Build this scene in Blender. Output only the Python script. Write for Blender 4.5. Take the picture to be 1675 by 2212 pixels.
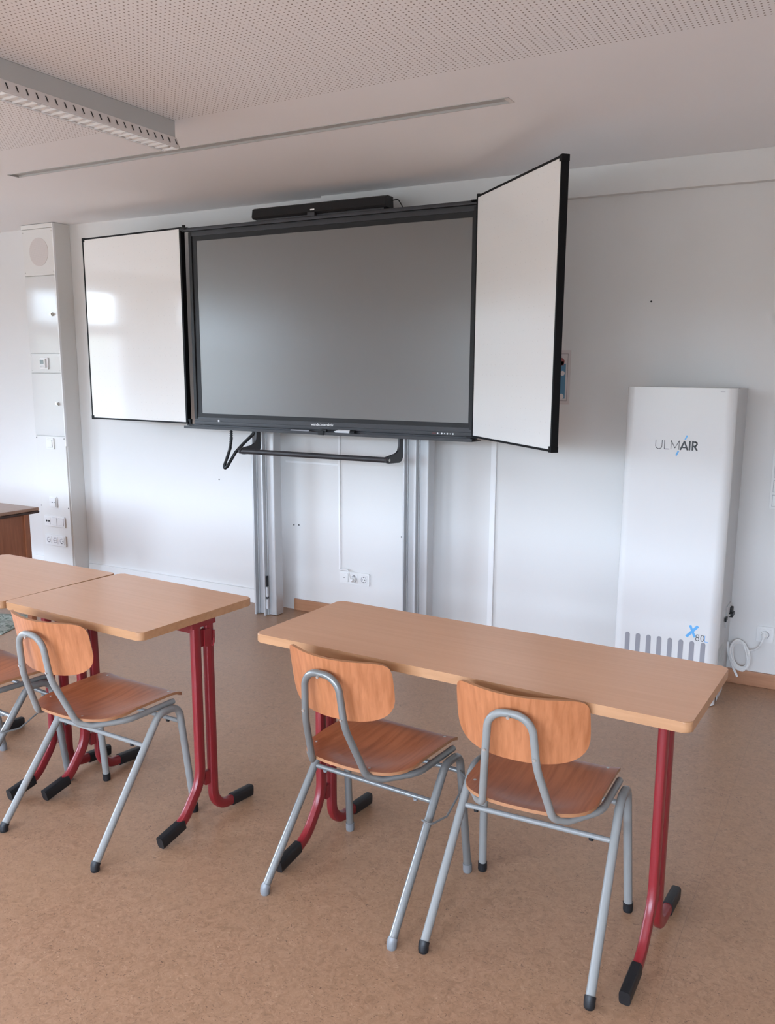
import bpy, bmesh, math, random
from mathutils import Vector, Matrix
from math import sin, cos, pi, radians as R

for o in list(bpy.data.objects):
    bpy.data.objects.remove(o, do_unlink=True)
S = bpy.context.scene
C = S.collection

# ------------------------------------------------------------------ camera
F, RX, RY, RZ, D, H, PX, PY = 1853.4566, .1818, .0072, .5016, 4.5113, 1.5556, 864.2849, 1144.6581
fw = Vector((-sin(RZ)*cos(RX), cos(RZ)*cos(RX), -sin(RX)))
r0 = Vector((cos(RZ), sin(RZ), 0)); u0 = r0.cross(fw)
rt = cos(RY)*r0 + sin(RY)*u0; up = -sin(RY)*r0 + cos(RY)*u0
cd = bpy.data.cameras.new('camera'); cam = bpy.data.objects.new('camera', cd); C.objects.link(cam)
M = Matrix((rt, up, -fw)).transposed().to_4x4(); M.translation = (0, -D, H)
cam.matrix_world = M
cd.sensor_fit = 'VERTICAL'; cd.sensor_height = 36; cd.lens = F/2212*36
cd.shift_x = -(PX-837.5)/2212; cd.shift_y = (PY-1106)/2212
cd.clip_start = .05
S.camera = cam

# ------------------------------------------------------------------ world (overcast sky), exposure
S.view_settings.view_transform = 'Standard'; S.view_settings.look = 'None'
S.view_settings.gamma = 1; S.view_settings.use_curve_mapping = False
S.view_settings.exposure = 0.0
SKY = 43.0
W = bpy.data.worlds.new('sky'); S.world = W; W.use_nodes = True
nt = W.node_tree; nt.nodes.clear()
out = nt.nodes.new('ShaderNodeOutputWorld'); bg = nt.nodes.new('ShaderNodeBackground')
tc = nt.nodes.new('ShaderNodeTexCoord'); sx = nt.nodes.new('ShaderNodeSeparateXYZ')
cr = nt.nodes.new('ShaderNodeValToRGB'); mr = nt.nodes.new('ShaderNodeMapRange')
nt.links.new(tc.outputs['Generated'], sx.inputs[0]); nt.links.new(sx.outputs['Z'], mr.inputs[0])
mr.inputs[1].default_value = -1; mr.inputs[2].default_value = 1
nt.links.new(mr.outputs[0], cr.inputs[0]); nt.links.new(cr.outputs[0], bg.inputs[0]); nt.links.new(bg.outputs[0], out.inputs[0])
e = cr.color_ramp.elements
e[0].position = 0; e[0].color = (.34, .35, .37, 1)
e[1].position = 1; e[1].color = (.56, .76, 1.16, 1)
for p, c in ((.36, (.26, .27, .28)), (.46, (.07, .08, .08)), (.520, (.10, .12, .12)), (.529, (.40, .50, .60)), (.62, (.71, .86, 1.09)), (.75, (.70, .88, 1.17))):
    x = e.new(p); x.color = (*c, 1)
bg.inputs[1].default_value = SKY
S.cycles.use_denoising = True
S.cycles.max_bounces = 10; S.cycles.diffuse_bounces = 7
S.cycles.sample_clamp_indirect = 8
S.cycles.caustics_reflective = False; S.cycles.caustics_refractive = False

# window openings in the left wall: (y0, y1), all from sill to head
XL, XR, YB, ZC = -7.6, 1.7, -7.6, 2.579
WIN = [(-2.68, -1.85), (-6.05, -3.45)]
WINB = [(-5.0, -3.2), (-2.7, -.9), (-.4, 1.4)]      # back wall: (x0, x1)
WZ0, WZ1 = .85, 2.42
for y0, y1 in WIN:
    ld = bpy.data.lights.new('window_portal', 'AREA'); ld.shape = 'RECTANGLE'
    ld.size = y1-y0; ld.size_y = WZ1-WZ0; ld.cycles.is_portal = True
    lo = bpy.data.objects.new('window_portal', ld); C.objects.link(lo)
    lo.matrix_world = Matrix(((0, 0, -1, XL-.16), (1, 0, 0, (y0+y1)/2), (0, -1, 0, (WZ0+WZ1)/2), (0, 0, 0, 1)))

for x0, x1 in WINB:
    ld = bpy.data.lights.new('window_portal', 'AREA'); ld.shape = 'RECTANGLE'
    ld.size = x1-x0; ld.size_y = WZ1-WZ0; ld.cycles.is_portal = True
    lo = bpy.data.objects.new('window_portal', ld); C.objects.link(lo)
    lo.matrix_world = Matrix(((-1, 0, 0, (x0+x1)/2), (0, 0, -1, YB-.16), (0, -1, 0, (WZ0+WZ1)/2), (0, 0, 0, 1)))

# ------------------------------------------------------------------ materials
def mat(name, col, rough=.5, metal=0., spec=.5, coat=0., bump=None):
    m = bpy.data.materials.new(name); m.use_nodes = True
    b = m.node_tree.nodes['Principled BSDF']
    b.inputs['Base Color'].default_value = (*col, 1); b.inputs['Roughness'].default_value = rough
    b.inputs['Metallic'].default_value = metal; b.inputs['Specular IOR Level'].default_value = spec
    b.inputs['Coat Weight'].default_value = coat; b.inputs['Coat Roughness'].default_value = .12
    if bump:
        n = m.node_tree
        t = n.nodes.new('ShaderNodeTexNoise'); t.inputs['Scale'].default_value = bump[0]; t.inputs['Detail'].default_value = 3
        c = n.nodes.new('ShaderNodeTexCoord'); n.links.new(c.outputs['Object'], t.inputs['Vector'])
        k = n.nodes.new('ShaderNodeBump'); k.inputs['Strength'].default_value = bump[1]; k.inputs['Distance'].default_value = .002
        n.links.new(t.outputs['Fac'], k.inputs['Height']); n.links.new(k.outputs[0], b.inputs['Normal'])
    return m
class NB:
    """tiny node builder"""
    def __init__(s, m):
        s.m = m; s.n = m.node_tree; s.b = s.n.nodes['Principled BSDF']
    def new(s, t, **kw):
        x = s.n.nodes.new(t)
        for k, v in kw.items(): setattr(x, k, v)
        return x
    def link(s, a, b): s.n.links.new(a, b)
    def obj(s, scale=(1, 1, 1), rot=(0, 0, 0)):
        c = s.new('ShaderNodeTexCoord'); mp = s.new('ShaderNodeMapping')
        mp.inputs['Scale'].default_value = scale; mp.inputs['Rotation'].default_value = rot
        s.link(c.outputs['Object'], mp.inputs[0]); return mp.outputs[0]
    def noise(s, v, scale, detail=3, dist=0., rough=.5):
        t = s.new('ShaderNodeTexNoise'); t.inputs['Scale'].default_value = scale; t.inputs['Detail'].default_value = detail
        t.inputs['Distortion'].default_value = dist; t.inputs['Roughness'].default_value = rough
        s.link(v, t.inputs['Vector']); return t.outputs['Fac']
    def ramp(s, f, stops):
        r = s.new('ShaderNodeValToRGB'); s.link(f, r.inputs[0]); el = r.color_ramp.elements
        el[0].position = stops[0][0]; el[0].color = (*stops[0][1], 1)
        el[1].position = stops[-1][0]; el[1].color = (*stops[-1][1], 1)
        for p, c in stops[1:-1]:
            x = el.new(p); x.color = (*c, 1)
        return r.outputs[0]
    def mix(s, f, a, b, typ='MIX'):
        x = s.new('ShaderNodeMix', data_type='RGBA', blend_type=typ)
        for sock, v in ((0, f), (6, a), (7, b)):
            if hasattr(v, 'is_linked'): s.link(v, x.inputs[sock])
            else: x.inputs[sock].default_value = v if sock == 0 else (*v, 1)
        return x.outputs[2]
    def math(s, op, a, b=0.):
        x = s.new('ShaderNodeMath', operation=op)
        for i, v in enumerate((a, b)):
            if hasattr(v, 'is_linked'): s.link(v, x.inputs[i])
            else: x.inputs[i].default_value = v
        return x.outputs[0]
    def sep(s, v):
        x = s.new('ShaderNodeSeparateXYZ'); s.link(v, x.inputs[0]); return x.outputs

WALLC = (.715, .708, .695)
m_wall = mat('wall_paint', WALLC, .85, bump=(140, .12))
m_white = mat('white_lacquer', (.82, .82, .82), .35)
m_column = mat('column_lacquer', (.655, .65, .635), .12, spec=.25)
m_columnside = mat('column_side_paint', (.71, .70, .675), .6, spec=.2)
m_plastic = mat('white_plastic', (.76, .76, .75), .35, spec=.3)
m_dark = mat('dark_hole', (.02, .02, .02), .6)
m_black = mat('black_plastic', (.012, .012, .013), .45, spec=.3)
m_blackmet = mat('black_powder_coat', (.022, .022, .026), .42)
m_blackside = mat('black_edge_profile', (.006, .006, .007), .5, spec=.15)
m_alu = mat('brushed_aluminium', (.54, .55, .56), .42, .5)
m_grille = mat('slot_grey', (.30, .30, .33), .6)
m_greyplast = mat('light_grey_plastic', (.62, .63, .65), .4)
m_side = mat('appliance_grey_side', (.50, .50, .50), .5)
m_shell = mat('glossy_white_shell', (.72, .72, .72), .16, spec=.35)
m_blue = mat('print_blue', (.13, .42, .78), .4)
m_ink = mat('print_black', (.015, .015, .018), .4)
m_logo = mat('print_white', (.8, .8, .8), .4)
m_red = mat('red_powder_coat', (.20, .014, .018), .34)
m_frameA = mat('grey_powder_coat', (.225, .225, .215), .33, spec=.38)
m_frameB = mat('worn_grey_steel', (.20, .205, .20), .30, .4)
m_rivet = mat('rivet_steel', (.6, .58, .55), .35, .8)
m_lampgrey = mat('lamp_housing_grey', (.46, .46, .45), .5)
m_lampside = mat('lamp_reflector_enamel', (.74, .70, .68), .4)
m_louvre = mat('louvre_aluminium', (.90, .91, .91), .3, .3)
m_glasspane = bpy.data.materials.new('window_glass'); m_glasspane.use_nodes = True
_n = m_glasspane.node_tree; _n.nodes.clear()
_o = _n.nodes.new('ShaderNodeOutputMaterial'); _x = _n.nodes.new('ShaderNodeMixShader'); _t = _n.nodes.new('ShaderNodeBsdfTransparent'); _g = _n.nodes.new('ShaderNodeBsdfGlossy')
_g.inputs['Roughness'].default_value = .02; _x.inputs[0].default_value = .05
_n.links.new(_t.outputs[0], _x.inputs[1]); _n.links.new(_g.outputs[0], _x.inputs[2]); _n.links.new(_x.outputs[0], _o.inputs[0])

# whiteboard enamel with faint dot grid
m_board = mat('whiteboard_enamel', (.84, .84, .825), .08, spec=.45); b = NB(m_board)
v = b.sep(b.obj((1/.05,)*3)); dx = b.math('SUBTRACT', b.math('FRACT', v[0]), .5); dz = b.math('SUBTRACT', b.math('FRACT', v[2]), .5)
d2 = b.math('ADD', b.math('MULTIPLY', dx, dx), b.math('MULTIPLY', dz, dz))
dot = b.math('LESS_THAN', d2, .0014)
b.link(b.mix(dot, (.84, .84, .825), (.71, .71, .69)), b.b.inputs['Base Color'])

# matt screen glass
m_screen = mat('matt_screen_glass', (.135, .128, .120), .28, spec=1.0)

# ceiling plaster, drilled acoustic field (8/18 drilling, starts 1.6 m from the front wall)
m_ceil = mat('ceiling_plaster', (.87, .875, .89), .9); b = NB(m_ceil)
o3 = b.sep(b.obj()); P_ = .018
fx = b.math('SUBTRACT', b.math('FRACT', b.math('MULTIPLY', o3[0], 1/P_)), .5); fy = b.math('SUBTRACT', b.math('FRACT', b.math('MULTIPLY', o3[1], 1/P_)), .5)
dd = b.math('SQRT', b.math('ADD', b.math('MULTIPLY', fx, fx), b.math('MULTIPLY', fy, fy)))
hole = b.math('MULTIPLY', b.math('LESS_THAN', dd, .165), b.math('LESS_THAN', o3[1], -1.62))
b.link(b.mix(hole, (.87, .875, .89), (.27, .235, .22)), b.b.inputs['Base Color'])

# linoleum
m_floor = mat('marbled_linoleum', (.4, .26, .18), .38); b = NB(m_floor)
vo = b.obj()
n1 = b.noise(vo, 3.2, 4, .6); n2 = b.noise(vo, 42, 5, 1.6, .62); n3 = b.noise(b.obj(rot=(0, 0, .3), scale=(1, 1.5, 1)), 62, 3, 2.6); n4 = b.noise(b.obj(rot=(0, 0, .9), scale=(1, 1.6, 1)), 55, 2, 3.)
base = b.ramp(n2, [(.30, (.225, .120, .069)), (.5, (.33, .183, .108)), (.72, (.41, .237, .145))])
base = b.mix(b.math('MULTIPLY', n1, .55), base, (.35, .212, .118))
dk = b.ramp(n3, [(.635, (0, 0, 0)), (.69, (1, 1, 1))]); lt = b.ramp(n4, [(.64, (0, 0, 0)), (.72, (1, 1, 1))])
base = b.mix(b.math('MULTIPLY', b.sep(dk)[0], .75), base, (.105, .055, .036))
base = b.mix(b.math('MULTIPLY', b.sep(lt)[0], .45), base, (.55, .36, .23))
fo = b.sep(vo)
s1 = b.math('LESS_THAN', b.math('ABSOLUTE', b.math('SUBTRACT', b.math('FRACT', b.math('MULTIPLY', b.math('ADD', fo[0], .345), .5)), 0)), .0011)
base = b.mix(b.math('MULTIPLY', s1, .28), base, (.14, .09, .065))
b.link(base, b.b.inputs['Base Color'])
b.link(b.math('ADD', b.math('MULTIPLY', n2, .25), .24), b.b.inputs['Roughness'])

def wood(name, dark, light, scale=(4, 60, 60), rough=.35, coat=.0, big=(1.2, 9, 9)):
    m = mat(name, light, rough, coat=coat); b = NB(m)
    n = b.noise(b.obj(scale), 1., 5, .4, .6); g = b.noise(b.obj(big), 1., 2, .8)
    c = b.ramp(n, [(.30, dark), (.62, light)])
    c = b.mix(b.math('MULTIPLY', g, .35), c, tuple(x*.82 for x in dark))
    b.link(c, b.b.inputs['Base Color']); return m
m_top = wood('beech_laminate', (.685, .390, .240), (.73, .420, .264), (2.2, 85, 85), .27)
m_edge = wood('beech_edge_strip', (.39, .198, .095), (.47, .252, .128), (6, 50, 50), .36)
m_back = wood('clear_beech_plywood', (.34, .118, .045), (.50, .196, .086), (64, 40, 4.0), .38, big=(9, 5, 2.4))
m_seat = wood('worn_brown_plywood', (.32, .092, .034), (.46, .150, .062), (70, 5, 20), .33, coat=.0)
m_seat.node_tree.nodes['Principled BSDF'].inputs['Specular IOR Level'].default_value = .35
m_seatedge = mat('plywood_edge', (.34, .155, .072), .5)
m_desk = wood('red_brown_wood', (.20, .068, .030), (.30, .110, .052), (50, 50, 4), .4)
m_desktop = wood('desk_top_veneer', (.26, .15, .10), (.33, .20, .14), (4, 50, 50), .3)
m_desktrim = mat('dark_desk_edge', (.045, .022, .016), .4)
m_skirt = wood('wooden_skirting', (.36, .165, .085), (.46, .230, .125), (3, 40, 40), .4)
m_skirtw = mat('white_skirting', (.74, .74, .73), .5)
m_cloth = mat('patterned_cloth', (.3, .31, .27), .9); b = NB(m_cloth)
n = b.noise(b.obj(), 22, 4, 1.8)
b.link(b.ramp(n, [(.34, (.10, .13, .10)), (.47, (.27, .29, .24)), (.58, (.40, .41, .36)), (.7, (.20, .26, .18))]), b.b.inputs['Base Color'])

# ------------------------------------------------------------------ mesh helpers
class MB:
    def __init__(s): s.bm = bmesh.new(); s.mats = []; s.mi = 0
    def use(s, m):
        if m not in s.mats: s.mats.append(m)
        s.mi = s.mats.index(m); return s
    def _fin(s, faces):
        for f in faces: f.material_index = s.mi
    def box(s, a, b_, bev=0, seg=2):
        a, b_ = Vector(a), Vector(b_); c = (a+b_)/2; d = b_-a
        bm = bmesh.new(); bmesh.ops.create_cube(bm, size=1, matrix=Matrix.Translation(c) @ Matrix.Diagonal((abs(d.x), abs(d.y), abs(d.z), 1)))
        if bev: bmesh.ops.bevel(bm, geom=list(bm.edges), offset=min(bev, .49*min(abs(d.x), abs(d.y), abs(d.z))), segments=seg, profile=.5, affect='EDGES')
        return s.merge(bm)
    def merge(s, bm, mtx=None):
        vm = {}
        for v in bm.verts: vm[v] = s.bm.verts.new(mtx @ v.co if mtx else v.co)
        fs = []
        for f in bm.faces:
            try: fs.append(s.bm.faces.new([vm[v] for v in f.verts]))
            except ValueError: pass
        s._fin(fs); bm.free(); return s
    def prism(s, poly, axis, a, b_, bev=0):
        """poly: 2-D points; axis 'x','y','z' is the extrusion axis"""
        def P(p, t):
            return {'x': (t, p[0], p[1]), 'y': (p[0], t, p[1]), 'z': (p[0], p[1], t)}[axis]
        bm = bmesh.new(); A = [bm.verts.new(P(p, a)) for p in poly]; B = [bm.verts.new(P(p, b_)) for p in poly]
        n = len(poly); bm.faces.new(A); bm.faces.new(B)
        for i in range(n): bm.faces.new([A[i], A[(i+1) % n], B[(i+1) % n], B[i]])
        bmesh.ops.recalc_face_normals(bm, faces=list(bm.faces))
        if bev:
            ed = [e for e in bm.edges if len(e.link_faces) == 2 and any(len(f.verts) == n and n != 4 or f in () for f in e.link_faces)]
            if n == 4: ed = list(bm.edges)
            bmesh.ops.bevel(bm, geom=ed, offset=bev, segments=2, profile=.5, affect='EDGES')
        return s.merge(bm)
    def tube(s, path, ra, rb=None, side=None, n=12, caps=True, stad=False):
        path = [Vector(p) for p in path]; rb = rb or ra
        fs = []; rings = []; N = None
        for i, p in enumerate(path):
            t = ((path[min(i+1, len(path)-1)]-p).normalized() + (p-path[max(i-1, 0)]).normalized()).normalized()
            if side is not None:
                a = Vector(side); a = (a - t*a.dot(t)).normalized()
            elif N is None:
                a = t.orthogonal().normalized()
            else:
                a = (N - t*N.dot(t)).normalized()
            N = a; b_ = t.cross(a)
            q = 1.0
            if 0 < i < len(path)-1:
                ct = max(-1, min(1, (path[i+1]-p).normalized().dot((p-path[i-1]).normalized())))
                q = 1/max(.5, math.sqrt((1+ct)/2))
            ring = []
            for k in range(n):
                an = 2*pi*k/n + pi/n
                cx, cy = cos(an), sin(an)
                if stad:
                    g = 3.2 if stad is True else stad; dn = (abs(cx)**g+abs(cy)**g)**(1/g); cx /= dn; cy /= dn
                ring.append(s.bm.verts.new(p + a*ra*cx + b_*rb*cy*(q if side is not None else 1)))
            rings.append(ring)
        for i in range(len(rings)-1):
            for k in range(n): fs.append(s.bm.faces.new([rings[i][k], rings[i][(k+1) % n], rings[i+1][(k+1) % n], rings[i+1][k]]))
        if caps:
            fs.append(s.bm.faces.new(rings[0][::-1])); fs.append(s.bm.faces.new(rings[-1]))
        s._fin(fs); return s
    def cyl(s, a, b_, r, r2=None, n=20):
        """straight round bar; r at a, r2 at b"""
        a, b_ = Vector(a), Vector(b_); r2 = r if r2 is None else r2
        t = (b_-a).normalized(); x = t.orthogonal().normalized(); y = t.cross(x)
        A = [s.bm.verts.new(a+(x*cos(2*pi*k/n)+y*sin(2*pi*k/n))*r) for k in range(n)]
        B = [s.bm.verts.new(b_+(x*cos(2*pi*k/n)+y*sin(2*pi*k/n))*r2) for k in range(n)]
        fs = [s.bm.faces.new([A[k], A[(k+1) % n], B[(k+1) % n], B[k]]) for k in range(n)]
        fs += [s.bm.faces.new(A[::-1]), s.bm.faces.new(B)]
        s._fin(fs); return s
    def build(s, name, material=None, parent=None, loc=None, angle=32, **props):
        if material is not None and not s.mats: s.mats = [material]
        bmesh.ops.recalc_face_normals(s.bm, faces=list(s.bm.faces))
        me = bpy.data.meshes.new(name); s.bm.to_mesh(me); s.bm.free()
        for m in s.mats: me.materials.append(m)
        for p in me.polygons: p.use_smooth = True
        me.set_sharp_from_angle(angle=R(angle))
        o = bpy.data.objects.new(name, me); C.objects.link(o)
        wn = o.modifiers.new('weighted', 'WEIGHTED_NORMAL'); wn.keep_sharp = True
        if parent: o.parent = parent
        if loc: o.location = loc
        for k, v_ in props.items(): o[k] = v_
        return o
def fillet(pts, rad, seg=7):
    """round the inner corners of a polyline"""
    pts = [Vector(p) for p in pts]; rad = rad if isinstance(rad, (list, tuple)) else [rad]*(len(pts)-2)
    o = [pts[0]]
    for i in range(1, len(pts)-1):
        p, a, b_ = pts[i], (pts[i-1]-pts[i]), (pts[i+1]-pts[i]); la, lb = a.length, b_.length; a.normalize(); b_.normalize()
        ang = a.angle(b_); d = min(rad[i-1]/math.tan(ang/2), la*.49, lb*.49); r = d*math.tan(ang/2)
        bis = (a+b_).normalized(); cen = p + bis*(r/sin(ang/2)); s0 = p+a*d-cen; s1 = p+b_*d-cen
        th = s0.angle(s1)
        for k in range(seg+1):
            f = k/seg; o.append(cen + (s0*sin((1-f)*th)+s1*sin(f*th))/sin(th))
    return o+[pts[-1]]
def rrect(x0, y0, x1, y1, r, seg=6):
    o = []
    for cx, cy, a0 in ((x1-r, y1-r, 0), (x0+r, y1-r, pi/2), (x0+r, y0+r, pi), (x1-r, y0+r, 1.5*pi)):
        for k in range(seg+1):
            a = a0 + pi/2*k/seg; o.append((cx+r*cos(a), cy+r*sin(a)))
    return o
def thing(name, label, cat, loc=(0, 0, 0), rz=0, group=None):
    o = bpy.data.objects.new(name, None); C.objects.link(o); o.location = loc; o.rotation_euler = (0, 0, rz)
    o.empty_display_size = .1
    return tag(o, label, cat, group)
def tag(o, label, cat, group=None):
    o['label'] = label; o['category'] = cat
    if group: o['group'] = group
    return o
def struct(o): o['kind'] = 'structure'; return o
def dup(root, loc, rz, label, group=None):
    def cp(o, par):
        c = o.copy(); C.objects.link(c)
        if par: c.parent = par
        for ch in list(o.children): cp(ch, c)
        return c
    r = cp(root, None); r.location = loc; r.rotation_euler = (0, 0, rz); r['label'] = label
    if group: r['group'] = group
    return r
def text_bm(txt, size, off=0., depth=.0004):
    cu = bpy.data.curves.new('t', 'FONT'); cu.body = txt; cu.size = size; cu.offset = off; cu.extrude = depth
    o = bpy.data.objects.new('t', cu); C.objects.link(o)
    dg = bpy.context.evaluated_depsgraph_get(); me = bpy.data.meshes.new_from_object(o.evaluated_get(dg))
    bm = bmesh.new(); bm.from_mesh(me)
    bpy.data.objects.remove(o); bpy.data.curves.remove(cu); bpy.data.meshes.remove(me)
    return bm
def fit_text(bm, x0, x1, y, z0, z1):
    """scale flat text into the box x0..x1, z0..z1 on the plane y, facing -y"""
    xs = [v.co.x for v in bm.verts]; ys = [v.co.y for v in bm.verts]
    a, b_, c, d = min(xs), max(xs), min(ys), max(ys)
    return Matrix(((((x1-x0)/(b_-a)), 0, 0, x0-a*(x1-x0)/(b_-a)), (0, 0, -1, y), (0, (z1-z0)/(d-c), 0, z0-c*(z1-z0)/(d-c)), (0, 0, 0, 1)))

# ------------------------------------------------------------------ room
struct(MB().box((XL-.3, YB-.2, -.1), (XR+.2, .2, 0)).build('floor', m_floor))
struct(MB().box((XL-.3, 0, 0), (XR+.2, .2, ZC+.2)).build('wall_front', m_wall))
struct(MB().box((XR, YB, 0), (XR+.2, 0, ZC+.2)).build('wall_right', m_wall))
w = MB(); xs = [XL] + [t for p in WINB for t in p] + [XR+.2]
w.box((XL-.3, YB-.3, 0), (XR+.2, YB, WZ0)); w.box((XL-.3, YB-.3, WZ1), (XR+.2, YB, ZC+.2))
for i in range(0, len(xs), 2): w.box((xs[i]-(.3 if i == 0 else 0), YB-.3, WZ0), (xs[i+1], YB, WZ1))
struct(w.build('wall_back', m_wall))
for i, (x0, x1) in enumerate(WINB):
    f = MB(); Y0, Y1 = YB-.14, YB-.07; t = .06
    f.box((x0, Y0, WZ0), (x1, Y1, WZ0+t)); f.box((x0, Y0, WZ1-t), (x1, Y1, WZ1)); f.box((x0, Y0, WZ0), (x0+t, Y1, WZ1)); f.box((x1-t, Y0, WZ0), (x1, Y1, WZ1))
    f.box((x0, Y0, 1.91), (x1, Y1, 2.05)); xm = (x0+x1)/2; f.box((xm-.04, Y0, WZ0), (xm+.04, Y1, WZ1))
    fo_ = struct(f.build('window_%d' % (i+3), m_white))
    MB().box((x0+t, YB-.112, WZ0+t), (x1-t, YB-.106, WZ1-t)).build('window_pane', m_glasspane, fo_)
    MB().box((x0-.02, YB-.07, WZ0-.03), (x1+.02, YB+.12, WZ0), .008).build('window_sill', m_white, fo_)
w = MB(); ys = [YB] + [t for y0, y1 in reversed(WIN) for t in (y0, y1)] + [0]
w.box((XL-.3, YB, 0), (XL, 0, WZ0)); w.box((XL-.3, YB, WZ1), (XL, 0, ZC+.2))
for i in range(0, len(ys), 2): w.box((XL-.3, ys[i], WZ0), (XL, ys[i+1], WZ1))
struct(w.build('wall_left', m_wall))
for i, (y0, y1) in enumerate(WIN):
    f = MB(); X0, X1 = XL-.14, XL-.07; t = .06
    f.box((X0, y0, WZ0), (X1, y1, WZ0+t)); f.box((X0, y0, WZ1-t), (X1, y1, WZ1)); f.box((X0, y0, WZ0), (X1, y0+t, WZ1)); f.box((X0, y1-t, WZ0), (X1, y1, WZ1))
    f.box((X0, y0, 1.91), (X1, y1, 2.05)); ym = (y0+y1)/2
    if y1-y0 > 1.4: f.box((X0, ym-.04, WZ0), (X1, ym+.04, WZ1))
    fo_ = struct(f.build('window_%d' % (i+1), m_white))
    MB().box((XL-.112, y0+t, WZ0+t), (XL-.106, y1-t, WZ1-t)).build('window_pane', m_glasspane, fo_)
    MB().box((XL-.07, y0-.02, WZ0-.03), (XL+.12, y1+.02, WZ0), .008).build('window_sill', m_white, fo_)
# ceiling with a slot for the recessed channel
sx0, sx1, sy0, sy1 = -4.19, -1.325, -1.272, -1.200
c_ = MB()
c_.box((XL-.3, YB-.2, ZC), (XR+.2, sy0, ZC+.2)); c_.box((XL-.3, sy1, ZC), (XR+.2, .2, ZC+.2))
c_.box((XL-.3, sy0, ZC), (sx0, sy1, ZC+.2)); c_.box((sx1, sy0, ZC), (XR+.2, sy1, ZC+.2))
struct(c_.build('ceiling', m_ceil))
# skirtings
struct(MB().box((-3.265, -.016, 0), (XR, 0, .075), .003).build('baseboard_front', m_skirt))
struct(MB().box((-5.19, -.018, 0), (-3.43, 0, .095), .003).build('baseboard_front', m_skirtw))
struct(MB().box((XL, -.018, 0), (-5.56, 0, .095), .003).build('baseboard_front', m_skirtw))
struct(MB().box((-3.0, -.045, 2.437), (XR, 0, ZC), .002).build('trim_1', m_wall))

def hole(x, z, r=.005):
    return MB().cyl((x, 0, z), (x, -.0012, z), r, n=10).build('screw_hole', m_dark, bpy.data.objects['wall_front'])
for x, z in ((-3.265, .568), (-3.225, .571), (-2.462, .566), (-3.885, .826), (-1.04, 1.914)): hole(x, z)

# ------------------------------------------------------------------ service column by the board
t = thing('service_column', 'tall white boxed-in service column with speaker and panels, beside the closed-off wall', 'column', (-5.37, 0, 0))
t['kind'] = 'thing'
t['label'] = 'tall white boxed service column with round speaker and access doors, reaching the ceiling'
x0, x1, yf = -5.54-(-5.37), -5.203-(-5.37), -.145
MB().use(m_columnside).box((x0, yf+.012, .03), (x1-.001, -.001, ZC-.002), .002).build('column_casing', None, t)
def cpanel(name, z0, z1, m=m_column, inset=.006):
    return MB().box((x0+inset, yf, z0), (x1-inset-.004, yf+.016, z1), .0025).build(name, m, t)
MB().box((x1-.010, yf-.004, 1.0), (x1, yf+.014, ZC-.004), .002).build('edge_strip', m_white, t)
MB().box((x0, yf-.003, 2.545), (x1-.0105, yf+.014, ZC-.004), .002).build('top_strip', m_columnside, t)
sp = cpanel('speaker_panel', 2.222, 2.543, m_columnside)
spk = mat('speaker_mesh', (.62, .57, .54), .8); b = NB(spk)
o3 = b.sep(b.obj((1/.006,)*3)); q1 = b.math('SUBTRACT', b.math('FRACT', o3[0]), .5); q2 = b.math('SUBTRACT', b.math('FRACT', o3[2]), .5)
b.link(b.mix(b.math('LESS_THAN', b.math('ADD', b.math('MULTIPLY', q1, q1), b.math('MULTIPLY', q2, q2)), .07), (.64, .59, .565), (.50, .455, .43)), b.b.inputs['Base Color'])
MB().cyl((.005, yf, 2.385), (.005, yf-.002, 2.385), .098, n=40).build('speaker_grille', spk, sp)
dr = cpanel('access_door', 1.674, 2.218)
k = MB().cyl((.105, yf, 1.948), (.105, yf-.012, 1.948), .013).cyl((.105, yf-.012, 1.948), (.105, yf-.022, 1.948), .009).build('knob', m_rivet, dr)
cp = cpanel('control_panel', 1.532, 1.670)
dr2 = cpanel('access_door', 1.072, 1.528)
MB().cyl((.107, yf, 1.31), (.107, yf-.012, 1.31), .013).cyl((.107, yf-.012, 1.31), (.107, yf-.022, 1.31), .009).build('knob', m_rivet, dr2)
lp = cpanel('lower_panel', .03, 1.068, m_columnside)
for par, zs in ((sp, (2.245, 2.522)), (cp, (1.548, 1.655)), (lp, (.536, 1.054))):
    for zz in zs:
        for xx in (x0+.016, x1-.022): MB().cyl((xx, yf, zz), (xx, yf-.002, zz), .004, n=10).build('screw', m_dark if par is lp else m_rivet, par)
MB().box((.10, yf+.01, 0), (x1-.004, -.02, .032), .004).build('foot', m_black, t)
YC = yf-.0005

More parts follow.
